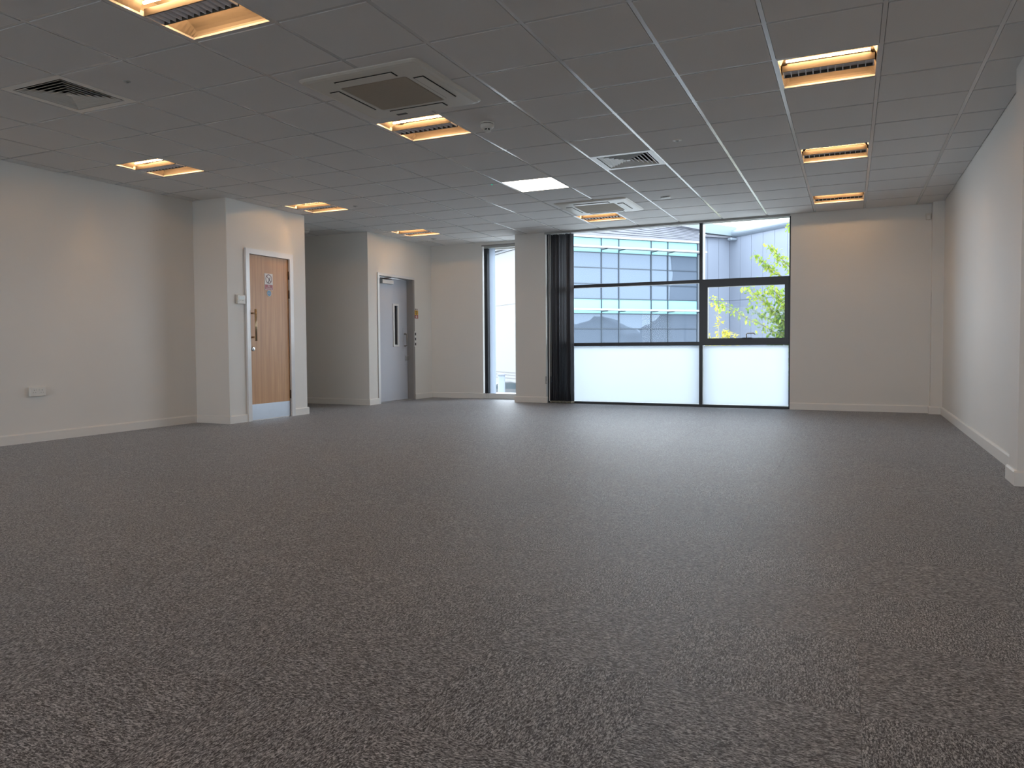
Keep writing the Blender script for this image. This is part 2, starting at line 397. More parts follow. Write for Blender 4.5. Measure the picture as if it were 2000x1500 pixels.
skirt('baseboard_left_far', XD2, YE, XD2, 6.075, 1, 0)
skirt('baseboard_left_far_end', XD2, 7.18, XD2, YBL, 1, 0)
skirt('baseboard_back_left', XD2, YBL, TW[0] - 0.0, YBL, 0, -1)
skirt('baseboard_back_column', XC0 - SD, YB, XC1 + SD, YB, 0, -1)
skirt('baseboard_back_column_left', XC0, YB, XC0, YBL, -1, 0)
skirt('baseboard_back_column_right', XC1, YB, XC1, YB + 0.03, 1, 0)
skirt('baseboard_back_right', WX1, YB, 1.97, YB, 0, -1)
skirt('baseboard_right_column', 1.97 - SD, 7.06, XR, 7.06, 0, -1)
skirt('baseboard_right_column_side', 1.97, 7.06, 1.97, YB, -1, 0)
skirt('baseboard_right', XR, 2.04, XR, 7.06, -1, 0)
skirt('baseboard_right_pillar', 2.005, 1.77, 2.005, 2.04 + SD, -1, 0)
skirt('baseboard_right_pillar_near', 2.005 - SD, 1.77, XR, 1.77, 0, -1)
skirt('baseboard_right_near', XR, YR, XR, 1.77, -1, 0)

# ------------------------------------------------------------------ suspended ceiling: lay-in tiles in a white exposed grid
U = 0.6
ceiling = struct('ceiling', bbox(-8.4, 2.4, YR - 0.2, 8.0, H + 0.16, H + 0.30), 'plenum', 'suspended ceiling of grey mineral tiles in a white metal grid')
FIX = {(-4, -2), (-9, -2), (1, -2), (-4, 2), (-9, 2), (1, 2), (-9, 6), (1, 6), (-4, 6), (-9, 10), (-4, 10), (1, 10),
       (-9, -6), (-4, -6), (1, -6), (-9, -10), (-4, -10), (1, -10), (-7, -1), (-2, 5)}
TG = 0.0145; tile_me = None; rest = B(); ntile = 0
for i in range(-14, 4):
    for j in range(-15, 13):
        if (i, j) in FIX: continue
        x0, y0 = i * U, j * U; parts = clip(x0 + TG, x0 + U - TG, y0 + TG, y0 + U - TG, 0.006)
        if not parts: continue
        vis = any(visible(x0 + U * a, y0 + U * c, H) for a in (0, .5, 1) for c in (0, .5, 1))
        full = len(parts) == 1 and abs((parts[0][1] - parts[0][0]) - U + 2 * TG) < 1e-6 and abs((parts[0][3] - parts[0][2]) - U + 2 * TG) < 1e-6
        cx, cy = x0 + U / 2, y0 + U / 2
        if not vis or ntile >= 298:
            for a, c, d, e in parts: box(rest, a, c, d, e, H - 0.005, H + 0.014)
            continue
        ntile += 1
        if full:
            if tile_me is None:
                o = obj('ceiling_tile', bbox(-U / 2 + TG, U / 2 - TG, -U / 2 + TG, U / 2 - TG, -0.005, 0.014), 'ceiling_tile', ceiling); tile_me = o.data
            else:
                o = bpy.data.objects.new('ceiling_tile', tile_me); COL.objects.link(o); o.parent = ceiling
        else:
            b = B()
            for a, c, d, e in parts: box(b, a - cx, c - cx, d - cy, e - cy, -0.005, 0.014)
            o = obj('ceiling_tile', b, 'ceiling_tile', ceiling)
        o.location = (cx, cy, H + random.choice((0, 0, 0, 0.0006)))
tag(obj('ceiling_tile_field', rest, 'ceiling_tile', ceiling), kind='stuff')
def runs(fixed, along):
    """stretches of a grid line that lie inside the room"""
    out = []
    for a, b_, c, d in REGION:
        if along == 'y' and a + 0.02 < fixed < b_ - 0.005: out.append([c, d])
        if along == 'x' and c - 1e-6 < fixed < d - 0.003: out.append([a, b_])
    out.sort(); m = []
    for s in out:
        if m and s[0] <= m[-1][1] + 1e-6: m[-1][1] = max(m[-1][1], s[1])
        else: m.append(list(s))
    return m
for i in range(-13, 4):
    for a, c in runs(i * U, 'y'):
        obj('main_runner', bbox(i * U - 0.012, i * U + 0.012, a, c, H - 0.0015, H + 0.0305), 'grid_white', ceiling)
for j in range(-14, 13):
    for a, c in runs(j * U, 'x'):
        obj('cross_tee', bbox(a, c, j * U - 0.012, j * U + 0.012, H - 0.0010, H + 0.0300), 'grid_white', ceiling)

# ------------------------------------------------------------------ recessed fluorescent lights
def make_light():
    t = thing('recessed_ceiling_light', '', 'light')
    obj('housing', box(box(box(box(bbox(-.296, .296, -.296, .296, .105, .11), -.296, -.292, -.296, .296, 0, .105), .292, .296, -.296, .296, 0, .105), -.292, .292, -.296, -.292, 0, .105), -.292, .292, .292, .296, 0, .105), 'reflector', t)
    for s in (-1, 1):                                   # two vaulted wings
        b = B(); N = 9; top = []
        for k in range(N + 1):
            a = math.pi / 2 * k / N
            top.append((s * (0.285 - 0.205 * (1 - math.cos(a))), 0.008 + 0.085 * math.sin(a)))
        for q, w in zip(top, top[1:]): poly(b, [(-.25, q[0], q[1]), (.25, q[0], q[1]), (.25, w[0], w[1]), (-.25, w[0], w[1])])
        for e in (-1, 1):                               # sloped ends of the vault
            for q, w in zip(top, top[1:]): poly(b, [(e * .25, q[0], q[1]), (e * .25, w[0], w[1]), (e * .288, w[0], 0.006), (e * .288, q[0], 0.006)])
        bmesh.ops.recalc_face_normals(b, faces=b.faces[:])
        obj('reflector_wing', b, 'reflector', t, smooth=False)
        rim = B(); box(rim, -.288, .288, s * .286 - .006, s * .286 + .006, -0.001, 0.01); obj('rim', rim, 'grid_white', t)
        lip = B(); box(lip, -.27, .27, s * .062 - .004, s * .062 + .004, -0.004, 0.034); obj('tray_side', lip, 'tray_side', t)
        tb = B(); tube(tb, [(-.245, s * .088, .052), (.245, s * .088, .052)], .008, 8); obj('fluorescent_tube', tb, 'tube_light', t)
    for s in (-1, 1):
        rim = B(); box(rim, s * .286 - .006, s * .286 + .006, -.28, .28, -0.001, 0.01); obj('rim', rim, 'grid_white', t)
    obj('tray_cover', bbox(-.27, .27, -.058, .058, .014, .018), 'louvre_metal', t)
    for k in range(13):
        x = -.264 + .528 * k / 12
        obj('louvre_blade', bbox(x - .0025, x + .0025, -.058, .058, -0.004, .013), 'louvre_metal', t)
    return t
lights = [(-4, -2, 'recessed warm ceiling light largest and nearest, cut by the top left edge'),
          (-4, 2, 'recessed warm ceiling light just behind the nearest air conditioner'),
          (-9, 2, 'recessed warm ceiling light above the left wall with the socket'),
          (-9, 6, 'recessed warm ceiling light above the wooden door wall'),
          (-9, 10, 'recessed warm ceiling light above the grey steel door'),
          (-4, 10, 'recessed warm ceiling light beside the far air conditioner near the window'),
          (1, 2, 'recessed warm ceiling light nearest of the three along the right side'),
          (1, 6, 'recessed warm ceiling light second of the three along the right side'),
          (1, 10, 'recessed warm ceiling light farthest of the three along the right side'),
          (-9, -2, 'unseen recessed warm light added for brightness behind the viewer near the left wall'), (1, -2, 'unseen recessed warm light added for brightness overhead behind the viewer on the right'),  # from here on, lights out of view, added to brighten the room
          (-9, -6, 'unseen recessed warm light added for brightness farther behind the viewer near the left wall'), (-4, -6, 'unseen recessed warm light added for brightness farther behind the viewer in the middle row'),
          (1, -6, 'unseen recessed warm light added for brightness farther behind the viewer on the right'),
          (-9, -10, 'unseen recessed warm light added for brightness by the added rear window near the left wall'), (-4, -10, 'unseen recessed warm light added for brightness by the added rear window in the middle row'),
          (1, -10, 'unseen recessed warm light added for brightness by the added rear window on the right')]
L0 = None
for i, j, lab in lights:
    t = make_light() if L0 is None else copy_tree(L0)
    if L0 is None: L0 = t
    t.location = ((i + .5) * U, (j + .5) * U, H); t['label'] = lab; t['group'] = 'recessed fluorescent ceiling lights'
t = thing('led_ceiling_panel', 'flat bright white square light panel in the ceiling', 'light', (-3.5 * U, 6.5 * U, H))
obj('diffuser', bbox(-.282, .282, -.282, .282, -.002, .004), 'led_panel', t)
b = B(); box(b, -.297, .297, -.297, -.282, -.004, .012); box(b, -.297, .297, .282, .297, -.004, .012); box(b, -.297, -.282, -.282, .282, -.004, .012); box(b, .282, .297, -.282, .282, -.004, .012)
obj('frame', b, 'grid_white', t)

# ------------------------------------------------------------------ four-way air diffusers
def make_diffuser():
    t = thing('ceiling_diffuser', '', 'vent')
    b = B(); r0, r1 = .297, .245
    box(b, -r0, r0, -r0, -r1, -.002, .006); box(b, -r0, r0, r1, r0, -.002, .006); box(b, -r0, -r1, -r1, r1, -.002, .006); box(b, r1, r0, -r1, r1, -.002, .006)
    obj('frame', b, 'white_plastic', t)
    b = B(); box(b, -.25, .25, -.25, .25, .10, .105)
    for s in (-1, 1): box(b, s * .25 - .002, s * .25 + .002, -.25, .25, .006, .1); box(b, -.25, .25, s * .25 - .002, s * .25 + .002, .006, .1)
    obj('duct_box', b, 'dark_void', t)
    for k in range(6):
        r = .232 - k * .037; b = B(); q = max(r - .036, .004)
        lo = [(-r, -r), (r, -r), (r, r), (-r, r)]; hi = [(-q, -q), (q, -q), (q, q), (-q, q)]
        for e in range(4):
            f = (e + 1) % 4
            poly(b, [(*lo[e], -.001), (*lo[f], -.001), (*hi[f], .020), (*hi[e], .020)])
            poly(b, [(*lo[e], -.001), (*hi[e], .021), (*hi[f], .021), (*lo[f], -.001)])
            L = [(lo[e][0] * (r - .005) / r, lo[e][1] * (r - .005) / r), (lo[f][0] * (r - .005) / r, lo[f][1] * (r - .005) / r)]
            poly(b, [(*lo[e], -.002), (*lo[f], -.002), (*L[1], -.002), (*L[0], -.002)])
        bmesh.ops.recalc_face_normals(b, faces=b.faces[:])
        obj('louvre_ring', b, 'white_plastic', t)
    obj('core_plate', bbox(-.018, .018, -.018, .018, -.001, .004), 'white_plastic', t)
    return t
d0 = make_diffuser(); d0.location = (-6.5 * U, -.5 * U, H); d0['label'] = 'square louvred air diffuser with black gaps above the left wall'; d0['group'] = 'ceiling air diffusers'
d1 = copy_tree(d0); d1.location = (-1.5 * U, 5.5 * U, H)
d1['label'] = 'square louvred air diffuser with bright white frame in the middle of the ceiling'

# ------------------------------------------------------------------ air conditioning cassettes
def rrect(hw, r, n=5):
    out = []
    for cx, cy, a0 in ((hw - r, hw - r, 0), (-hw + r, hw - r, 90), (-hw + r, -hw + r, 180), (hw - r, -hw + r, 270)):
        for k in range(n + 1):
            a = math.radians(a0 + 90 * k / n); out.append((cx + r * math.cos(a), cy + r * math.sin(a)))
    return out
def loft(bm, loops, cap=True):
    R = [[bm.verts.new(p) for p in L] for L in loops]
    for A, C in zip(R, R[1:]):
        n = len(A)
        for k in range(n): bm.faces.new((A[k], A[(k + 1) % n], C[(k + 1) % n], C[k]))
    if cap: bm.faces.new(R[0]); bm.faces.new(R[-1][::-1])
    bmesh.ops.recalc_face_normals(bm, faces=bm.faces[:]); return bm
def make_ac():
    t = thing('ceiling_cassette_air_conditioner', '', 'air conditioner')
    L = lambda hw, r, z: [(x, y, z) for x, y in rrect(hw, r)]
    b = loft(B(), [L(.465, .05, -.002), L(.462, .05, -.010), L(.448, .045, -.020), L(.425, .04, -.026), L(.262, .02, -.028), L(.258, .02, -.014)], True)
    obj('panel', b, 'cream_plastic', t)
    b = loft(B(), [L(.256, .02, -.016), L(.254, .02, -.027), L(.246, .02, -.029)]); g = obj('intake_grille', b, 'grille_tan', t)
    for k in range(4):
        R = Matrix.Rotation(math.pi / 2 * k, 3, 'Z')
        b = box(B(), -.225, .225, .292, .372, -.0285, -.0255); bmesh.ops.rotate(b, verts=b.verts[:], cent=(0, 0, 0), matrix=R)
        s = obj('outlet_slot', b, 'dark_void', t)
        b = box(B(), -.217, .217, .300, .366, -.034, -.029); bevel(b, .002, 1); bmesh.ops.rotate(b, verts=b.verts[:], cent=(0, 0, 0), matrix=R)
        obj('vane', b, 'cream_plastic', s)
    obj('receiver_window', bbox(-.225, -.14, .385, .415, -.0285, -.026), 'black_plastic', t)
    return t
a0 = make_ac(); a0.location = (-3.05 * U, 1.03 * U, H); a0['label'] = 'large cream ceiling cassette air conditioner with tan intake grille, nearest'; a0['group'] = 'ceiling cassette air conditioners'
a1 = copy_tree(a0); a1.location = (-3.10 * U, 9.08 * U, H); a1['label'] = 'far ceiling cassette air conditioner in front of the large window'

# ------------------------------------------------------------------ small ceiling devices
t = thing('smoke_detector', 'round white smoke detector hanging beneath the ceiling', 'smoke detector', (-2.62 * U, 2.62 * U, H))
obj('base', lathe(B(), [(.052, 0), (.054, -.004), (.054, -.012), (.050, -.014)], 24), 'white_plastic', t, True)
obj('collar', lathe(B(), [(.047, -.013), (.047, -.018)], 24), 'black_plastic', t)
obj('body', lathe(B(), [(.050, -.018), (.053, -.024), (.052, -.042), (.044, -.050), (.030, -.053)], 24), 'white_plastic', t, True)
obj('sensing_chamber', lathe(B(), [(.024, -.052), (.024, -.066)], 16), 'black_plastic', t)
for k in range(6):
    a = math.pi / 3 * k; x, y = .027 * math.cos(a), .027 * math.sin(a)
    obj('cage_rib', tube(B(), [(x, y, -.051), (x, y, -.067)], .0035, 6), 'white_plastic', t)
obj('cap', lathe(B(), [(.030, -.066), (.030, -.070), (.020, -.076), (.004, -.078)], 20), 'white_plastic', t, True)
def disc_sensor(gx, gy, lab, r=.04, kind='detector', m='white_plastic'):
    t = thing('presence_detector', lab, 'sensor', (gx * U, gy * U, H), 'small ceiling detectors')
    obj('ring', lathe(B(), [(r, 0.0), (r, -.004), (r * .8, -.009), (r * .5, -.010)], 20), m, t, True)
    obj('lens', lathe(B(), [(r * .5, -.008), (r * .4, -.014), (r * .1, -.017)], 14), 'grey_plastic', t, True)
disc_sensor(-5.5, -.54, 'small grey detector disc in the tile next to the left air diffuser', .025, m='grey_plastic')
disc_sensor(-.54, 4.61, 'small round white detector disc right of the central air diffuser')
disc_sensor(-7.65, 6.69, 'small dark detector disc right of the light over the wooden door', .038, m='grey_plastic')
disc_sensor(-8.61, 11.63, 'small dark detector disc behind the light over the steel door', .05, m='grey_plastic')
t = thing('motion_sensor_box', 'small white rectangular sensor on the ceiling before the far right tiles', 'sensor', (-1.61 * U, 8.68 * U, H))
b = bbox(-.055, .055, -.03, .03, -.022, 0); bevel(b, .006, 2); obj('case', b, 'white_plastic', t)
obj('lens', bbox(-.03, .03, -.033, -.028, -.018, -.006), 'grey_plastic', t)
t = thing('ceiling_camera_dome', 'small white dome on the ceiling of the dim recess', 'sensor', (-10.55 * U, 8.64 * U, H))
obj('base', lathe(B(), [(.06, 0), (.06, -.02), (.052, -.03)], 20), 'white_plastic', t, True)
obj('dome', lathe(B(), [(.05, -.03), (.045, -.05), (.028, -.066), (.004, -.072)], 20), 'white_plastic', t, True)
t = thing('emergency_indicator_lamp', 'tiny green indicator light on the ceiling beside the bright panel', 'lamp', (-4.2 * U, 6.08 * U, H))
obj('bezel', lathe(B(), [(.016, 0.0), (.016, -.003), (.011, -.004)], 14), 'grey_plastic', t, True)
obj('led', lathe(B(), [(.009, -.003), (.007, -.009), (.002, -.011)], 10), 'led_green', t, True)
t = thing('corner_motion_detector', 'small pale motion detector high in the far right corner', 'sensor', (1.93, YB, 2.50))
b = B(); prism(b, [(-.028, -.04), (.028, -.04), (.03, .04), (-.03, .04)], 'y', -.045, 0); bevel(b, .006, 2); obj('case', b, 'cream_plastic', t)
obj('lens', bbox(-.016, .016, -.048, -.044, -.03, .012), 'white_plastic', t)

# ------------------------------------------------------------------ wooden door
x = XD1; L = (x, 3.57, 0)
t = thing('door_1', 'beech veneer door with steel kick plate in a white frame', None, L, kind='structure')
b = B(); box(b, x - .045, x - .004, D1[0] + .004, D1[1] - .004, .006, D1[2] - .004)
leaf = obj('leaf', b, 'beech_veneer', t, wpos=L)
fr = B()
box(fr, x - .10, x + .026, 3.145, D1[0], 0, 2.115); box(fr, x - .10, x + .026, D1[1], 4.0, 0, 2.115); box(fr, x - .10, x + .026, D1[0], D1[1], D1[2], 2.115)
obj('frame', fr, 'white_gloss', t, wpos=L)
st = B(); box(st, x - .062, x - .047, D1[0], D1[0] + .014, 0, D1[2]); box(st, x - .062, x - .047, D1[1] - .014, D1[1], 0, D1[2]); obj('door_stop', st, 'white_gloss', t, wpos=L)
obj('kick_plate', bbox(x - .004, x - .001, 3.222, 3.925, .008, .203), 'brushed_steel', t, wpos=L)
hd = B(); tube(hd, [(x + .062, 3.255, .985), (x + .062, 3.255, 1.375)], .0135, 12)
h = obj('pull_handle', hd, 'brass_steel', t, True, wpos=L)
for z in (1.03, 1.325): obj('handle_post', tube(B(), [(x - .004, 3.255, z), (x + .062, 3.255, z)], .011, 10), 'brass_steel', h, True, wpos=L)
lk = obj('lock_escutcheon', lathe(B(), [(.026, -.004), (.026, .004), (.022, .006)], 20, 'x', (x, 3.268, .888)), 'steel', t, True, wpos=L)
obj('keyhole', bbox(x + .004, x + .0075, 3.264, 3.272, .875, .898), 'sign_black', lk, wpos=L)
for z0, z1 in ((1.787, 1.893), (1.54, 1.646), (.235, .345)):
    obj('hinge', tube(B(), [(x + .002, 3.932, z0), (x + .002, 3.932, z1)], .009, 10), 'dark_hinge', t, True, wpos=L)
# no-smoking sign and the round blue sign on the door
t = thing('no_smoking_sign', 'white and red no smoking sign high on the wooden door', 'sign', (x, 3.563, 1.73))
obj('plate', bbox(-.004, .0, -.073, .073, -.10, .105), 'sign_white', t)
obj('red_band', bbox(0, .0008, -.066, .069, -.096, -.034), 'sign_red', t)
b = B(); N = 36
for k in range(N):
    a, c = 2 * math.pi * k / N, 2 * math.pi * (k + 1) / N
    poly(b, [(.001, .058 * math.cos(a), .037 + .058 * math.sin(a)), (.001, .058 * math.cos(c), .037 + .058 * math.sin(c)), (.001, .048 * math.cos(c), .037 + .048 * math.sin(c)), (.001, .048 * math.cos(a), .037 + .048 * math.sin(a))])
obj('prohibition_ring', b, 'sign_darkred', t)
b = B(); poly(b, [(.0012, -.044, .072), (.0012, -.036, .079), (.0012, .042, .001), (.0012, .034, -.006)]); obj('slash', b, 'sign_darkred', t)
b = B(); poly(b, [(.0014, -.018, -.008), (.0014, -.008, -.014), (.0014, .030, .055), (.0014, .020, .061)]); obj('cigarette', b, 'sign_black', t)
text_mesh('sign_text', 'No\nsmoking', .03, 'sign_white', t, (.0012, 0, -.064), (math.pi / 2, 0, math.pi / 2))
t = thing('round_blue_sign', 'small round blue sign under the no smoking sign on the wooden door', 'sign', (x, 3.566, 1.588))
obj('plate', lathe(B(), [(.040, -.004), (.040, 0)], 24, 'x'), 'sign_white', t)
obj('blue_disc', lathe(B(), [(.034, 0), (.034, .0008)], 24, 'x'), 'sign_blue', t)
text_mesh('sign_text', 'Fire door\nkeep shut', .013, 'sign_white', t, (.0012, 0, 0), (math.pi / 2, 0, math.pi / 2))
# thermostat
t = thing('wall_controller', 'cream wall controller with small display beside the wooden door', 'thermostat', (x, 3.06, 1.485))
b = bbox(0, .028, -.068, .068, -.055, .055); bevel(b, .006, 2); obj('case', b, 'cream_plastic', t)
obj('display', bbox(.028, .0292, -.042, .046, .0, .036), 'lcd', t)
obj('display_line', bbox(.0292, .0296, -.034, .038, .024, .028), 'grey_plastic', t)
for yy in (-.022, .022): obj('button', bbox(.028, .031, yy - .012, yy + .012, -.014, -.006), 'grey_plastic', t)
obj('flap', bbox(.028, .0296, -.046, .048, -.046, -.022), 'cream_plastic', t)

# ------------------------------------------------------------------ grey steel door
x = XD2; L = (x, 6.63, 0); xl = x - .105
t = thing('door_2', 'grey steel security door with narrow vision panel and closer', None, L, kind='structure')
fr = B(); y0, y1, y2, y3 = 6.075, 6.128, 7.125, 7.18
for bx in ((x - .25, x + .008, y0, y1, 0, 2.07), (x - .25, x + .008, y2, y3, 0, 2.07), (x - .25, x + .008, y1, y2, 2.03, 2.07)): box(fr, *bx)
obj('frame', fr, 'frame_grey', t, wpos=L)
ar = B(); box(ar, x + .008, x + .012, y0, y1, 0, 2.07); box(ar, x + .008, x + .012, y1, y3, 2.03, 2.07); obj('architrave', ar, 'white_gloss', t, wpos=L)
obj('threshold', bbox(x - .2, x + .004, y1, y2, -.004, .012), 'frame_grey', t, wpos=L)
b = B(); Y0, Y1 = y1 + .004, y2 - .012; vy0, vy1, vz0, vz1 = 6.70, 6.82, .93, 1.585
for bx in ((xl - .05, xl, Y0, vy0, .014, 2.02), (xl - .05, xl, vy1, Y1, .014, 2.02), (xl - .05, xl, vy0, vy1, .014, vz0), (xl - .05, xl, vy0, vy1, vz1, 2.02)): box(b, *bx)
obj('leaf', b, 'door_grey', t, wpos=L)
vf = B(); e = .026
for bx in ((xl, xl + .012, vy0 - e, vy0 + .012, vz0 - e, vz1 + e), (xl, xl + .012, vy1 - .012, vy1 + e, vz0 - e, vz1 + e), (xl, xl + .012, vy0 + .012, vy1 - .012, vz0 - e, vz0 + .006), (xl, xl + .012, vy0 + .012, vy1 - .012, vz1 - .006, vz1 + e)): box(vf, *bx)
v = obj('vision_panel_frame', vf, 'white_gloss', t, wpos=L)
obj('pane', bbox(xl - .03, xl - .022, vy0, vy1, vz0, vz1), 'black_plastic', v, wpos=L)
hd = B(); P = []
for k in range(7): a = math.pi / 2 * k / 6; P.append((xl + .004 + .05 * math.sin(a), 7.02, 1.115 - .03 * (1 - math.cos(a))))
P = [(xl - .002, 7.02, 1.115), (xl + .03, 7.02, 1.115), (xl + .048, 7.02, 1.108), (xl + .055, 7.02, 1.09), (xl + .055, 7.02, .94), (xl + .048, 7.02, .922), (xl + .03, 7.02, .915), (xl - .002, 7.02, .915)]
tube(hd, P, .0125, 10)
pl = obj('handle_plate', bbox(xl, xl + .003, 6.975, 7.065, .83, 1.215), 'door_grey', t, wpos=L)
obj('pull_handle', hd, 'frame_grey', pl, True, wpos=L)
lk = B(); box(lk, xl, xl + .03, 7.03, 7.105, .67, .75); bevel(lk, .005, 1); obj('lock_case', lk, 'steel', t, wpos=L)
cl = B(); box(cl, xl, xl + .065, 6.29, 6.62, 1.92, 1.985); bevel(cl, .006, 1); c = obj('door_closer', cl, 'white_gloss', t, wpos=L)
obj('closer_end', bbox(xl, xl + .066, 6.17, 6.29, 1.918, 1.987), 'black_plastic', c, wpos=L)
ca = B(); box(ca, xl + .03, xl + .045, 6.28, 6.60, 1.998, 2.010); obj('closer_arm', ca, 'dark_hinge', c, wpos=L)
obj('closer_link', tube(B(), [(xl + .038, 6.33, 2.0), (x - .01, 6.50, 2.022)], .007, 8), 'dark_hinge', c, wpos=L)
# warning sign and the small plate of switches beside the frame
t = thing('warning_sign', 'yellow and red warning sign beside the steel door', 'sign', (XD2, 7.245, 1.47))
obj('plate', bbox(0, .003, -.055, .055, -.09, .09), 'sign_white', t)
obj('yellow_field', bbox(.003, .0038, -.055, .055, -.028, .048), 'sign_yellow', t)
obj('red_field', bbox(.003, .0038, -.055, .055, -.088, -.030), 'sign_red', t)
for yy in (-.025, .022):
    b = B(); prism(b, [(yy - .017, .052), (yy + .017, .052), (yy, .086)], 'x', .003, .0042); obj('warning_triangle', b, 'sign_black', t)
for zz, hw in ((.036, .034), (.018, .036), (.0, .038), (-.016, .022)): obj('text_line', bbox(.0038, .0044, -hw, hw, zz - .004, zz + .004), 'sign_black', t)
for zz, hw in ((-.046, .024), (-.060, .034), (-.074, .026)): obj('text_line', bbox(.0038, .0044, -hw, hw, zz - .004, zz + .004), 'sign_white', t)
t = thing('entry_switch_plate', 'narrow plate with three dark buttons on the steel door edge', 'switch', (XD2 + .008, 7.185, 1.03))
obj('plate', bbox(0, .004, -.02, .03, -.13, .13), 'reveal_white', t)
for zz in (.085, .0, -.085): obj('button', bbox(.004, .008, -.012, .020, zz - .022, zz + .022), 'sign_black', t)

# ------------------------------------------------------------------ double socket on the left wall
t = thing('double_power_socket', 'white double power socket low on the left wall', 'socket', (XL, .87, .492))
b = bbox(0, .034, -.075, .075, -.045, .045); bevel(b, .005, 2); obj('face_plate', b, 'white_plastic', t)
for s in (-1, 1):
    for dy, dz, w, h_ in ((0, .014, .004, .009), (-.011, -.010, .006, .0035), (.011, -.010, .006, .0035)):
        obj('pin_hole', bbox(.0338, .0346, s * .038 + dy - w / 2, s * .038 + dy + w / 2, dz - h_ / 2, dz + h_ / 2), 'sign_black', t)
    obj('rocker_switch', bbox(.0335, .038, s * .012 - .005, s * .012 + .005, .008, .026), 'white_plastic', t)
# cord tensioner on the column side
t = thing('blind_cord_tensioner', 'small grey blind cord tensioner low on the column edge', 'cord holder', (XC1, 7.165, .36))
b = bbox(0, .022, -.016, .016, -.06, .06); bevel(b, .006, 2); obj('body', b, 'grey_plastic', t); obj('wheel', lathe(B(), [(.012, 0), (.012, .026)], 12, 'x', (0, 0, -.03)), 'white_plastic', t)

# ------------------------------------------------------------------ large window
yg = 7.325; y0, y1 = 7.27, 7.37
L = (-1.5, yg, 0)
w1 = thing('window_1', 'large black framed window with frosted lower panes and one opening light', None, L, kind='structure')
MX = (-.936, -.888); TOP = 2.645
def wp(name, m, *boxes, parent=w1, bev=0):
    b = B()
    for q in boxes: box(b, *q)
    return obj(name, b, m, parent, wpos=L)
wp('frame_jamb', 'frame_black', (WX0, WX0 + .045, y0, y1, 0, 2.655)); wp('frame_jamb', 'frame_black', (WX1 - .022, WX1, y0, y1, 0, 2.655))
wp('frame_head', 'frame_black', (WX0 + .045, WX1 - .022, y0, y1, TOP, 2.655)); wp('frame_sill', 'frame_black', (WX0 + .045, WX1 - .022, y0 - .012, y1, 0, .032))
wp('mullion', 'frame_black', (*MX, y0, y1, .032, TOP)); wp('mullion_cap', 'mullion_cap', (MX[0] + .004, MX[1] - .004, y1, y1 + .12, .032, TOP))
wp('transom', 'frame_black', (WX0 + .045, MX[0], y0, y1, 1.788, 1.836)); wp('transom', 'frame_black', (WX0 + .045, MX[0], y0, y1, .888, .940))
wp('transom', 'frame_black', (MX[1], WX1 - .022, y0, y1, 1.800, 1.836)); wp('transom', 'frame_black', (MX[1], WX1 - .022, y0, y1, .888, .930))
sx0, sx1, sz0, sz1, e = MX[1], WX1 - .022, .930, 1.800, .075
sash = wp('opening_light', 'frame_black', (sx0, sx0 + e, y0 - .02, y1 - .02, sz0, sz1), (sx1 - .055, sx1, y0 - .02, y1 - .02, sz0, sz1),
          (sx0 + e, sx1 - .055, y0 - .02, y1 - .02, sz0, sz0 + .058), (sx0 + e, sx1 - .055, y0 - .02, y1 - .02, sz1 - .078, sz1))
hb = B(); box(hb, -.335, -.20, y0 - .04, y0 - .02, .972, .994)
hp = [(-.275, y0 - .035, .985), (-.275, y0 - .06, 1.045), (-.262, y0 - .065, 1.053), (-.175, y0 - .065, 1.055), (-.155, y0 - .065, 1.035)]
h = obj('handle_base', hb, 'black_plastic', sash, wpos=L); tb = B(); tube(tb, hp, .008, 8); obj('lever', tb, 'grey_plastic', sash, True, wpos=L)
gl = (yg - .004, yg + .004)
for q in ((WX0 + .045, MX[0], *gl, 1.836, TOP), (WX0 + .045, MX[0], *gl, .940, 1.788), (MX[1], WX1 - .022, *gl, 1.836, TOP), (sx0 + e, sx1 - .055, *gl, sz0 + .058, sz1 - .078)):
    wp('clear_pane', 'clear_glass', q)
for q in ((WX0 + .045, MX[0], *gl, .032, .888), (MX[1], WX1 - .022, *gl, .032, .888)):
    pn = wp('lower_pane', 'clear_glass', q)
    b = B(); poly(b, [(q[0] + .006, gl[0] - .002, q[4] + .006), (q[1] - .006, gl[0] - .002, q[4] + .006), (q[1] - .006, gl[0] - .002, q[5] - .006), (q[0] + .006, gl[0] - .002, q[5] - .006)]); obj('frosted_film', b, 'frosted_film', pn, wpos=L)
wp('edge_trim', 'reveal_white', (WX0 + .045, WX0 + .068, YB + .01, YB + .03, 0.03, 2.615), (WX0 + .045, -2.86, YB + .01, YB + .03, 2.615, 2.632))
wp('outer_sill', 'mullion_cap', (WX0, WX1, y1, y1 + .1, -.1, 0))
# ------------------------------------------------------------------ vertical blinds
def slat(bm, x, y, z0, z1, w, ang, t=.0012):
    c, s = math.cos(ang), math.sin(ang); N = 4; pts = []
    for k in range(N + 1):
        u_ = (k / N - .5) * w; bow = .006 * (1 - (2 * k / N - 1) ** 2); pts.append((x + u_ * c - bow * s, y + u_ * s + bow * c))
    back = [(p[0] + t * s, p[1] - t * c) for p in pts[::-1]]
    return prism(bm, pts + back, 'z', z0, z1)
t = thing('vertical_blind', 'dark charcoal vertical blind gathered at the left of the large window', 'blind', (-3.04, YB + .0, 0))
obj('headrail', bbox(-.26, 3.33, -.015, .015, 2.638, H - .002), 'grey_plastic', t)
for k in range(15):
    xx = -3.205 + k * .0255; a = math.radians(78 + random.uniform(-16, 14))
    if k in (3, 12): a = math.radians(52)
    s = obj('slat', slat(B(), xx + 3.04, random.uniform(-.008, .008), .036, 2.625, .089, a), 'blind_charcoal', t, True)
    b = B(); slat(b, xx + 3.04, 0, .012, .037, .086, a, .004); obj('bottom_weight', b, 'weight_beige', s)
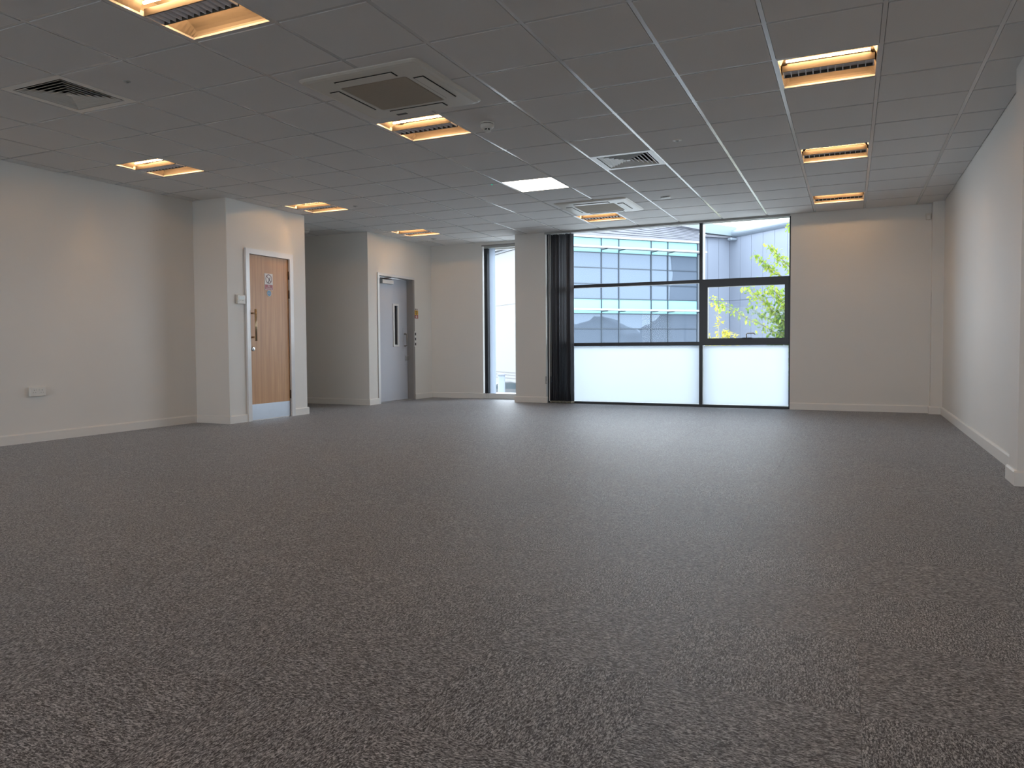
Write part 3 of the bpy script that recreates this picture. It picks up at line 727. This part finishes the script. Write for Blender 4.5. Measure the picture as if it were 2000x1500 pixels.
for k in range(6):
    xx = -.165 + k * .066
    pts = [(xx + .066 * q / 4, -.052, .018 - .010 * math.sin(math.pi * q / 4)) for q in range(5)]
    obj('bead_chain', tube(B(), pts, .002, 5), 'weight_beige', t)
obj('cord', tube(B(), [(-.145, -.05, 2.63), (-.145, -.05, .42)], .0022, 5), 'reveal_white', t)
# ------------------------------------------------------------------ narrow window with its own blind
L = (-4.2, 7.95, 0); w2 = thing('window_2', 'tall narrow window beside the boxed column', None, L, kind='structure')
fy = (7.93, 7.99)
wp('frame_jamb', 'reveal_white', (TW[0], TW[0] + .05, *fy, TW[2], TW[3]), parent=w2); wp('frame_jamb', 'reveal_white', (TW[1] - .05, TW[1], *fy, TW[2], TW[3]), parent=w2)
wp('frame_head', 'reveal_white', (TW[0] + .05, TW[1] - .05, *fy, TW[3] - .05, TW[3]), parent=w2); wp('frame_sill', 'reveal_white', (TW[0] + .05, TW[1] - .05, *fy, TW[2], TW[2] + .012), parent=w2)
wp('clear_pane', 'clear_glass', (TW[0] + .05, TW[1] - .05, 7.955, 7.963, TW[2] + .012, TW[3] - .05), parent=w2)
wp('sill_board', 'white_gloss', (TW[0], TW[1], YBL - .004, fy[0], TW[2] - .004, TW[2] + .006), parent=w2)
wp('sill_apron', 'reveal_white', (TW[0], XC0 - .004, YBL - .012, YBL, .004, TW[2] - .004), parent=w2)
wp('head_trim', 'frame_grey', (TW[0] - .01, TW[1], YBL - .012, YBL, TW[3] - .004, TW[3] + .018), parent=w2)
t = thing('vertical_blind', 'grey vertical blind gathered at the left of the narrow window', 'blind', (-4.55, YBL + .03, 0))
obj('headrail', bbox(-.09, .74, -.012, .02, 2.570, 2.603), 'grey_plastic', t)
for k, (xx, ww, aa, mm) in enumerate(((-.062, .089, 68, 'blind_grey'), (-.046, .089, 72, 'blind_grey'), (-.030, .089, 66, 'blind_grey'), (-.012, .089, 75, 'blind_grey'), (.058, .100, 14, 'blind_pale'))):
    a = math.radians(aa)
    if mm == 'blind_pale':                               # one layer of thin cloth lets the daylight through
        b = B(); N = 4; c_, s_ = math.cos(a), math.sin(a)
        P = [(xx + (q / N - .5) * ww * c_, (q / N - .5) * ww * s_ + .006 * (1 - (2 * q / N - 1) ** 2)) for q in range(N + 1)]
        for q, w in zip(P, P[1:]): poly(b, [(*q, .052), (*w, .052), (*w, 2.566), (*q, 2.566)])
        s = obj('slat', b, mm, t)
    else: s = obj('slat', slat(B(), xx, .0, .052, 2.566, ww, a), mm, t, True)
    b = B(); slat(b, xx, 0, .016, .053, ww * .98, a, .004); obj('bottom_weight', b, 'weight_beige' if mm == 'blind_grey' else 'blind_pale', s)
# ------------------------------------------------------------------ unseen window added behind the viewer for more daylight
L = (-2.0, YR - .1, 0); w3 = thing('added_rear_window', 'unseen wide window added behind the viewer to brighten the room', None, L, kind='structure')
wp('frame', 'frame_black', (-6.0, 1.95, YR - .12, YR - .06, .95, 1.0), (-6.0, 1.95, YR - .12, YR - .06, 2.2, 2.25), (-6.0, -5.95, YR - .12, YR - .06, 1.0, 2.2), (1.9, 1.95, YR - .12, YR - .06, 1.0, 2.2), parent=w3)
for k in range(5):
    xa = -5.95 + k * 1.57; wp('pane', 'clear_glass', (xa, xa + 1.57, YR - .095, YR - .09, 1.0, 2.2), parent=w3)
    if k: wp('mullion', 'frame_black', (xa - .025, xa + .025, YR - .12, YR - .06, 1.0, 2.2), parent=w3)

# ================================================================== outside
GZ = -3.2
struct('ground', bbox(-90, 70, 8.2, 130, GZ - .3, GZ), 'asphalt', 'pale paved yard outside')
struct('wall_lower_storey', bbox(-8.4, 2.4, YR - .2, 7.5, GZ, -.32), 'shell_grey', 'storey below the office')
b = B(); prism(b, [(-8.6, H + .42), (2.6, H + .42), (2.6, 3.6), (-3.0, 5.4), (-8.6, 3.6)], 'y', YR - .4, 7.62); struct('roof', b, 'roof_dark', 'pitched roof over the office')
struct('ground_rear', bbox(-90, 70, -120, YR - .3, GZ - .3, GZ), 'asphalt', 'yard behind the building')
RZ = math.radians(48.3)
P0 = (-13.62, 37.88, 0)
# glazed office block, local x runs along its front, local -y faces the yard
t = thing('glazed_office_building', 'office block opposite with blue curtain wall glass and cyan bands', 'building', (P0[0], P0[1], GZ), rz=RZ)
Z = lambda z: z - GZ
S0, S1 = -1.57, 8.90
obj('body', bbox(S0 - .05, 9.02, .12, 1.6, 0, Z(7.2)), 'shell_grey', t)
rows = [(7.23, 6.37, 1), (6.37, 5.475, 0), (5.475, 4.53, 0), (4.53, 3.65, 0), (3.65, 2.77, 1), (2.77, 1.88, 0), (1.88, .95, 0), (.95, .05, 0), (.05, -.83, 1), (-.83, -2.0, 0), (-2.0, -3.2, 0)]
ms = [-1.57, -.37, 1.94, 3.143, 5.45, 6.67, 8.90]
for za, zb, cy in rows:
    for sa, sb in zip(ms, ms[1:]):
        b = bbox(sa + .02, sb - .02, .03, .10, Z(zb) + .02, Z(za) - .02)
        if not cy: bmesh.ops.rotate(b, verts=b.verts[:], cent=((sa + sb) / 2, .05, Z((za + zb) / 2)), matrix=Matrix.Rotation(math.radians(random.uniform(-.25, .25)), 3, 'Z') @ Matrix.Rotation(math.radians(random.uniform(-.2, .2)), 3, 'X'))
        obj('spandrel_panel' if cy else 'pane', b, 'spandrel_cyan' if cy else 'facade_glass', t)
    obj('transom', bbox(S0, S1, -.01, .1, Z(zb) - .025, Z(zb) + .025), 'facade_mullion', t)
for s in ms: obj('mullion', bbox(s - .025, s + .025, -.03, .12, 0, Z(7.23)), 'facade_mullion', t)
for z0, z1 in ((6.53, 6.66), (2.90, 3.03)):
    sh = obj('sunshade', bbox(S0, 9.07, -.75, -.25, Z(z0) + .03, Z(z1)), 'shade_white', t)
    for s in ms: obj('bracket', bbox(s - .03, s + .03, -.7, .03, Z(z0) - .02, Z(z0) + .03), 'facade_mullion', sh)
obj('eave_trim', bbox(S0 - .1, 9.08, -.12, .15, Z(7.23), Z(7.345)), 'shade_white', t)
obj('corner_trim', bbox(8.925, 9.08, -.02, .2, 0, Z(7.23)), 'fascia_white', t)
obj('cladding_backing', bbox(S0 - .1, 9.05, .16, .3, Z(7.3), Z(8.0)), 'cladding_gap', t)
NB = 9
for k in range(NB):                                     # boards fan out under the sloping verge
    l0, l1 = 7.36 + (9.15 - 7.36) * k / NB, 7.36 + (9.15 - 7.36) * (k + 1) / NB; q0, q1 = 7.36 + (8.08 - 7.36) * k / NB, 7.36 + (8.08 - 7.36) * (k + 1) / NB
    b = B(); prism(b, [(S0 - .1, Z(l0) + .02), (9.08, Z(q0) + .012), (9.08, Z(q1) - .008), (S0 - .1, Z(l1) - .02)], 'y', .02, .16); obj('cladding_board', b, 'cladding_board', t)
b = B(); prism(b, [(S0 - .1, Z(9.12)), (9.25, Z(8.03)), (9.25, Z(8.14)), (S0 - .1, Z(9.23))], 'y', -.25, 1.5); obj('verge', b, 'cladding_board', t)
b = B(); prism(b, [(S0 - .1, Z(7.2)), (9.0, Z(7.2)), (9.0, Z(8.0)), (S0 - .1, Z(9.1))], 'y', .3, 1.6); obj('roof_body', b, 'shell_grey', t)
# metal clad block in the corner
t = thing('metal_clad_building', 'pale grey metal clad building with rolled eaves in the yard corner', 'building', (P0[0], P0[1], GZ), rz=RZ)
CX = 12.71
obj('body', box(bbox(9.05, CX + .1, 1.60, 9, 0, Z(7.95)), CX + .1, CX + 6, -8, 9, 0, Z(7.95)), 'metal_panel_gap', t)
for za, zb in ((7.95, 3.80), (3.78, GZ)):
    n = 4; w = (CX - 9.1) / n
    for k in range(n): obj('cladding_panel', bbox(9.1 + k * w + .012, 9.1 + (k + 1) * w - .012, 1.5, 1.61, Z(zb), Z(za)), 'metal_panel', t)
    n = 9; w = 1.027
    for k in range(n): obj('cladding_panel', bbox(CX, CX + .11, 1.5 - (k + 1) * w + .012, 1.5 - k * w - .012, Z(zb), Z(za)), 'metal_panel', t)
b = B(); prism(b, [(9.2, Z(8.17)), (CX + .15, Z(8.0)), (CX + .15, Z(8.60)), (9.2, Z(8.83))], 'y', 1.0, 1.55); obj('fascia', b, 'fascia_pale', t)
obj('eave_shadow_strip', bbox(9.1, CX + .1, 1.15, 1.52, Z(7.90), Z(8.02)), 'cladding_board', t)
b = B(); prof = []
for k in range(11): a = math.radians(-100 + 190 * k / 10); prof.append((CX + .12 - .42 * math.cos(a), Z(8.17) + .27 * math.sin(a)))
prof += [(CX + .6, Z(8.44)), (CX + .6, Z(7.9))]
prism(b, prof, 'y', -8, 1.15); obj('rolled_eave', b, 'gutter_metal', t, False)
b = bbox(CX - .55, CX - .05, .72, 1.1, Z(7.70), Z(7.86)); bevel(b, .04, 1); obj('gutter_outlet', b, 'gutter_metal', t)
# white building seen through the narrow window
t = thing('white_rendered_building', 'bright white rendered building seen through the narrow window', 'building', (-24.16, 52.84, GZ), rz=RZ)
obj('wall', bbox(0, .3, -2.2, 9, 0, Z(4.30)), 'white_render', t); obj('upper_wall', bbox(0, .3, -2.2, 9, Z(4.34), Z(8.7)), 'white_render', t); obj('joint_strip', bbox(.02, .28, -2.2, 9, Z(4.29), Z(4.35)), 'white_joint', t)
for z in (-1.31, -1.52, -1.78): obj('plinth_band', bbox(-.02, .0, -2.2, 9, Z(z) - .03, Z(z) + .03), 'white_joint', t)
for k in range(4): obj('eave_board', bbox(-.12 - k * .25, .2, -2.2, 9, Z(8.72 + k * .22), Z(8.88 + k * .22)), 'fascia_white', t)
t = thing('round_concrete_pier', 'grey round pier standing outside the narrow window', 'pier', (-15.7, 32.4, GZ))
obj('shaft', lathe(B(), [(.19, 0), (.19, 2.55)], 24), 'pier_grey', t, True); obj('cap', lathe(B(), [(.21, 2.55), (.21, 2.63), (.15, 2.66)], 24), 'cladding_board', t)
# sheds at the side of the yard, seen only as reflections in the opposite glass
def shed(lab, x, y, w, h, e):
    t = thing('gabled_shed', lab, 'building', (x, y, GZ), 'sheds mirrored in the opposite glass')
    b = B(); prism(b, [(-w / 2, 0), (w / 2, 0), (w / 2, e), (0, h), (-w / 2, e)], 'x', 0, 12); obj('body', b, 'shed_grey', t)
    b = B(); prism(b, [(-w / 2 - .3, e - .15), (0, h), (w / 2 + .3, e - .15), (w / 2 + .3, e + .1), (0, h + .3), (-w / 2 - .3, e + .1)], 'x', -.3, 12); obj('roof', b, 'roof_dark', t)
    obj('roller_door', bbox(-.05, 0, -w * .25, w * .25, 0, e * .7), 'roof_dark', t)
mat('shed_grey', (0.10, 0.115, 0.125), 0.7)
shed('low grey gabled shed mirrored in the lower left opposite panes', 46, 27.5, 9, 7.6, 5.9)
shed('wider grey gabled shed mirrored in the lower middle opposite panes', 46, 37.5, 8, 8.2, 6.3)
shed('distant grey gabled shed mirrored beside the dark end panes', 60, 18.0, 10, 8.0, 6.6)
# parked car
t = thing('parked_car', 'silver parked car glimpsed through the narrow window', 'car', (-21.6, 46.5, GZ), rz=math.radians(28))
prof = [(-2.0, .35), (2.0, .35), (2.05, .6), (1.95, .82), (1.2, .95), (.55, 1.42), (.1, 1.5), (-.7, 1.48), (-1.5, 1.05), (-2.0, .95), (-2.08, .6)]
b = B(); prism(b, prof, 'y', -.85, .85); obj('body', b, 'car_paint', t)
b = B(); prism(b, [(1.05, .98), (.52, 1.36), (.1, 1.43), (-.65, 1.41), (-1.25, 1.02)], 'y', -.862, .862); obj('side_glass', b, 'car_glass', t)
b = B(); poly(b, [(1.22, -.75, .97), (1.22, .75, .97), (.58, .66, 1.42), (.58, -.66, 1.42)]); obj('windscreen', b, 'car_glass', t)
for xx in (-1.25, 1.3):
    for s in (-1, 1): obj('wheel', lathe(B(), [(.31, s * .86), (.31, s * .66)], 18, 'y', (xx, 0, .31)), 'tyre', t)

# ------------------------------------------------------------------ trees
def leaves(bm, pts, n, spread, size, droop=.3):
    pts = [Vector(p) for p in pts]; seg = [(a, c, (c - a).length) for a, c in zip(pts, pts[1:])]; tot = sum(s[2] for s in seg)
    for _ in range(n):
        d = random.random() * tot
        for a, c, ln in seg:
            if d <= ln: break
            d -= ln
        p = a.lerp(c, min(d / max(ln, 1e-6), 1)) + Vector((random.gauss(0, spread), random.gauss(0, spread), random.gauss(0, spread)))
        ax = Vector((random.uniform(-1, 1), random.uniform(-1, 1), random.uniform(-1, .5) - droop)).normalized()
        side = ax.cross(Vector((random.uniform(-1, 1), random.uniform(-1, 1), 1))).normalized(); nrm = ax.cross(side)
        s = size * random.uniform(.6, 1.25)
        v = [bm.verts.new(p), bm.verts.new(p + ax * s * .45 + side * s * .27 + nrm * s * .06), bm.verts.new(p + ax * s), bm.verts.new(p + ax * s * .45 - side * s * .27 + nrm * s * .06)]
        bm.faces.new(v)
    return bm
t = thing('garden_tree', 'green leafy tree reaching across the right of the large window', 'tree', (.35, 12.7, GZ)); L = (.35, 12.7, GZ)
obj('trunk', tube(B(), [(.35, 12.7, GZ), (.38, 12.7, -1.5), (.30, 12.65, .3), (.25, 12.7, 2.0), (.3, 12.7, 3.2)], [.13, .11, .08, .05, .02], 10), 'bark', t, True, wpos=L)
br = [([(.3, 12.65, .2), (-.05, 12.5, .95), (-.62, 12.45, 1.31), (-.9, 12.4, 1.44), (-1.14, 12.4, 1.62), (-1.41, 12.35, 1.74), (-1.62, 12.3, 1.86)], 'leaf_lime', 170, .055),
      ([(.28, 12.7, .8), (-.10, 12.55, 1.25), (-.34, 12.5, 1.5), (-.5, 12.5, 1.70), (-.71, 12.5, 1.91), (-.92, 12.5, 2.10)], 'leaf_lime', 260, .075),
      ([(.28, 12.7, 1.2), (-.10, 12.8, 1.75), (-.33, 12.8, 1.98), (-.56, 12.8, 2.12), (-.74, 12.75, 2.73)], 'leaf_lime', 0, .05),
      ([(-.10, 12.7, 2.12), (-.27, 12.6, 2.31), (-.52, 12.55, 2.52), (-.75, 12.5, 2.75)], 'leaf_lime', 120, .045),
      ([(.2, 12.8, 2.1), (-.06, 12.7, 2.44), (-.28, 12.6, 2.68), (-.5, 12.55, 2.94)], 'leaf_lime', 130, .05),
      ([(.28, 12.7, .9), (-.3, 12.9, 1.3), (-.73, 12.9, 1.56), (-.95, 12.9, 1.72)], 'leaf_green', 70, .05),
      ([(.28, 12.7, 1.0), (.0, 12.5, 1.5), (-.2, 12.4, 1.75), (-.36, 12.4, 1.98), (-.58, 12.4, 2.12)], 'leaf_lime', 230, .07),
      ([(.3, 12.65, .1), (.0, 12.5, .75), (-.25, 12.4, 1.0), (-.42, 12.4, 1.12)], 'leaf_green', 420, .12),
      ([(.3, 12.65, .5), (.0, 12.6, 1.1), (-.2, 12.5, 1.4), (-.32, 12.5, 1.55)], 'leaf_green', 360, .12),
      ([(.3, 12.65, 1.3), (.1, 12.6, 1.6), (-.1, 12.6, 1.9)], 'leaf_green', 260, .11), ([(.3, 12.7, .3), (.05, 12.75, .8), (-.12, 12.8, 1.15)], 'leaf_dark', 420, .13),
      ([(.3, 12.7, 3.0), (.0, 12.6, 3.35), (-.06, 12.5, 3.2)], 'leaf_lime', 60, .05),
      ([(.3, 12.65, 1.5), (.7, 12.9, 2.1), (1.1, 13.1, 2.5)], 'leaf_green', 350, .16), ([(.3, 12.65, .8), (.9, 12.4, 1.3), (1.4, 12.3, 1.5)], 'leaf_green', 350, .16), ([(.3, 12.65, 2.2), (.5, 13, 2.9), (.7, 13.2, 3.4)], 'leaf_green', 260, .14),
      ([(.35, 12.7, -.6), (-.1, 12.5, .2), (-.4, 12.4, .55)], 'leaf_green', 300, .14)]
for pts, m, n, sp in br:
    if n == 0: continue
    q = obj('branch', tube(B(), pts, [.016 * (1 - .8 * k / (len(pts) - 1)) for k in range(len(pts))], 5), 'bark', t, wpos=L)
    tag(obj('foliage', leaves(B(), pts[1:], n, sp, .095), m, q, wpos=L), kind='stuff')
def shrub(name, lab, cat, x, y, ztop, r, n, size, grp=None):
    t = thing(name, lab, cat, (x, y, GZ), grp); b = B(); h = ztop - GZ
    obj('stem', tube(B(), [(0, 0, 0), (.03, .02, h * .5), (0, 0, h * .9)], [.06, .04, .015], 7), 'bark', t)
    for _ in range(n):
        a = random.uniform(0, 6.28); z = random.random(); rr = r * math.sqrt(random.random()) * (1 - .6 * max(0, z - .6) / .4)
        p = (rr * math.cos(a), rr * math.sin(a), h * (.25 + .75 * z)); leaves(b, [p, (p[0], p[1], p[2] + .02)], 1, .02, size)
    tag(obj('foliage', b, 'leaf_yellow', t), kind='stuff')
shrub('golden_shrub', 'rounded yellow green shrub top seen low in the opening light', 'shrub', -2.55, 21.05, 1.36, .22, 800, .14, 'golden shrubs in the yard')
shrub('golden_shrub', 'small yellow green shrub top left of the thin sapling', 'shrub', -2.97, 21.9, 1.31, .12, 350, .12, 'golden shrubs in the yard')
shrub('golden_shrub', 'yellow green shrub top at the left edge of the opening light', 'shrub', -3.06, 20.8, 1.30, .09, 350, .12, 'golden shrubs in the yard')
shrub('golden_shrub', 'low yellow green shrub top under the window handle side', 'shrub', -2.40, 22.2, 1.28, .12, 350, .12, 'golden shrubs in the yard')
t = thing('thin_sapling', 'thin bare sapling stem with a few yellow leaves', 'sapling', (-2.64, 20.2, GZ))
obj('stem', tube(B(), [(0, 0, 0), (.02, 0, 3.0), (.0, 0, 4.3), (-.03, 0, 5.3)], [.03, .022, .016, .008], 6), 'bark', t)
for k, (z, s, n) in enumerate(((5.25, .09, 40), (4.9, .06, 12), (4.72, .05, 14))):
    tag(obj('leaf_cluster', leaves(B(), [(-.02, 0, z - .1), (-.02, 0, z + .1)], n, s, .12), 'leaf_yellow', t), kind='stuff')
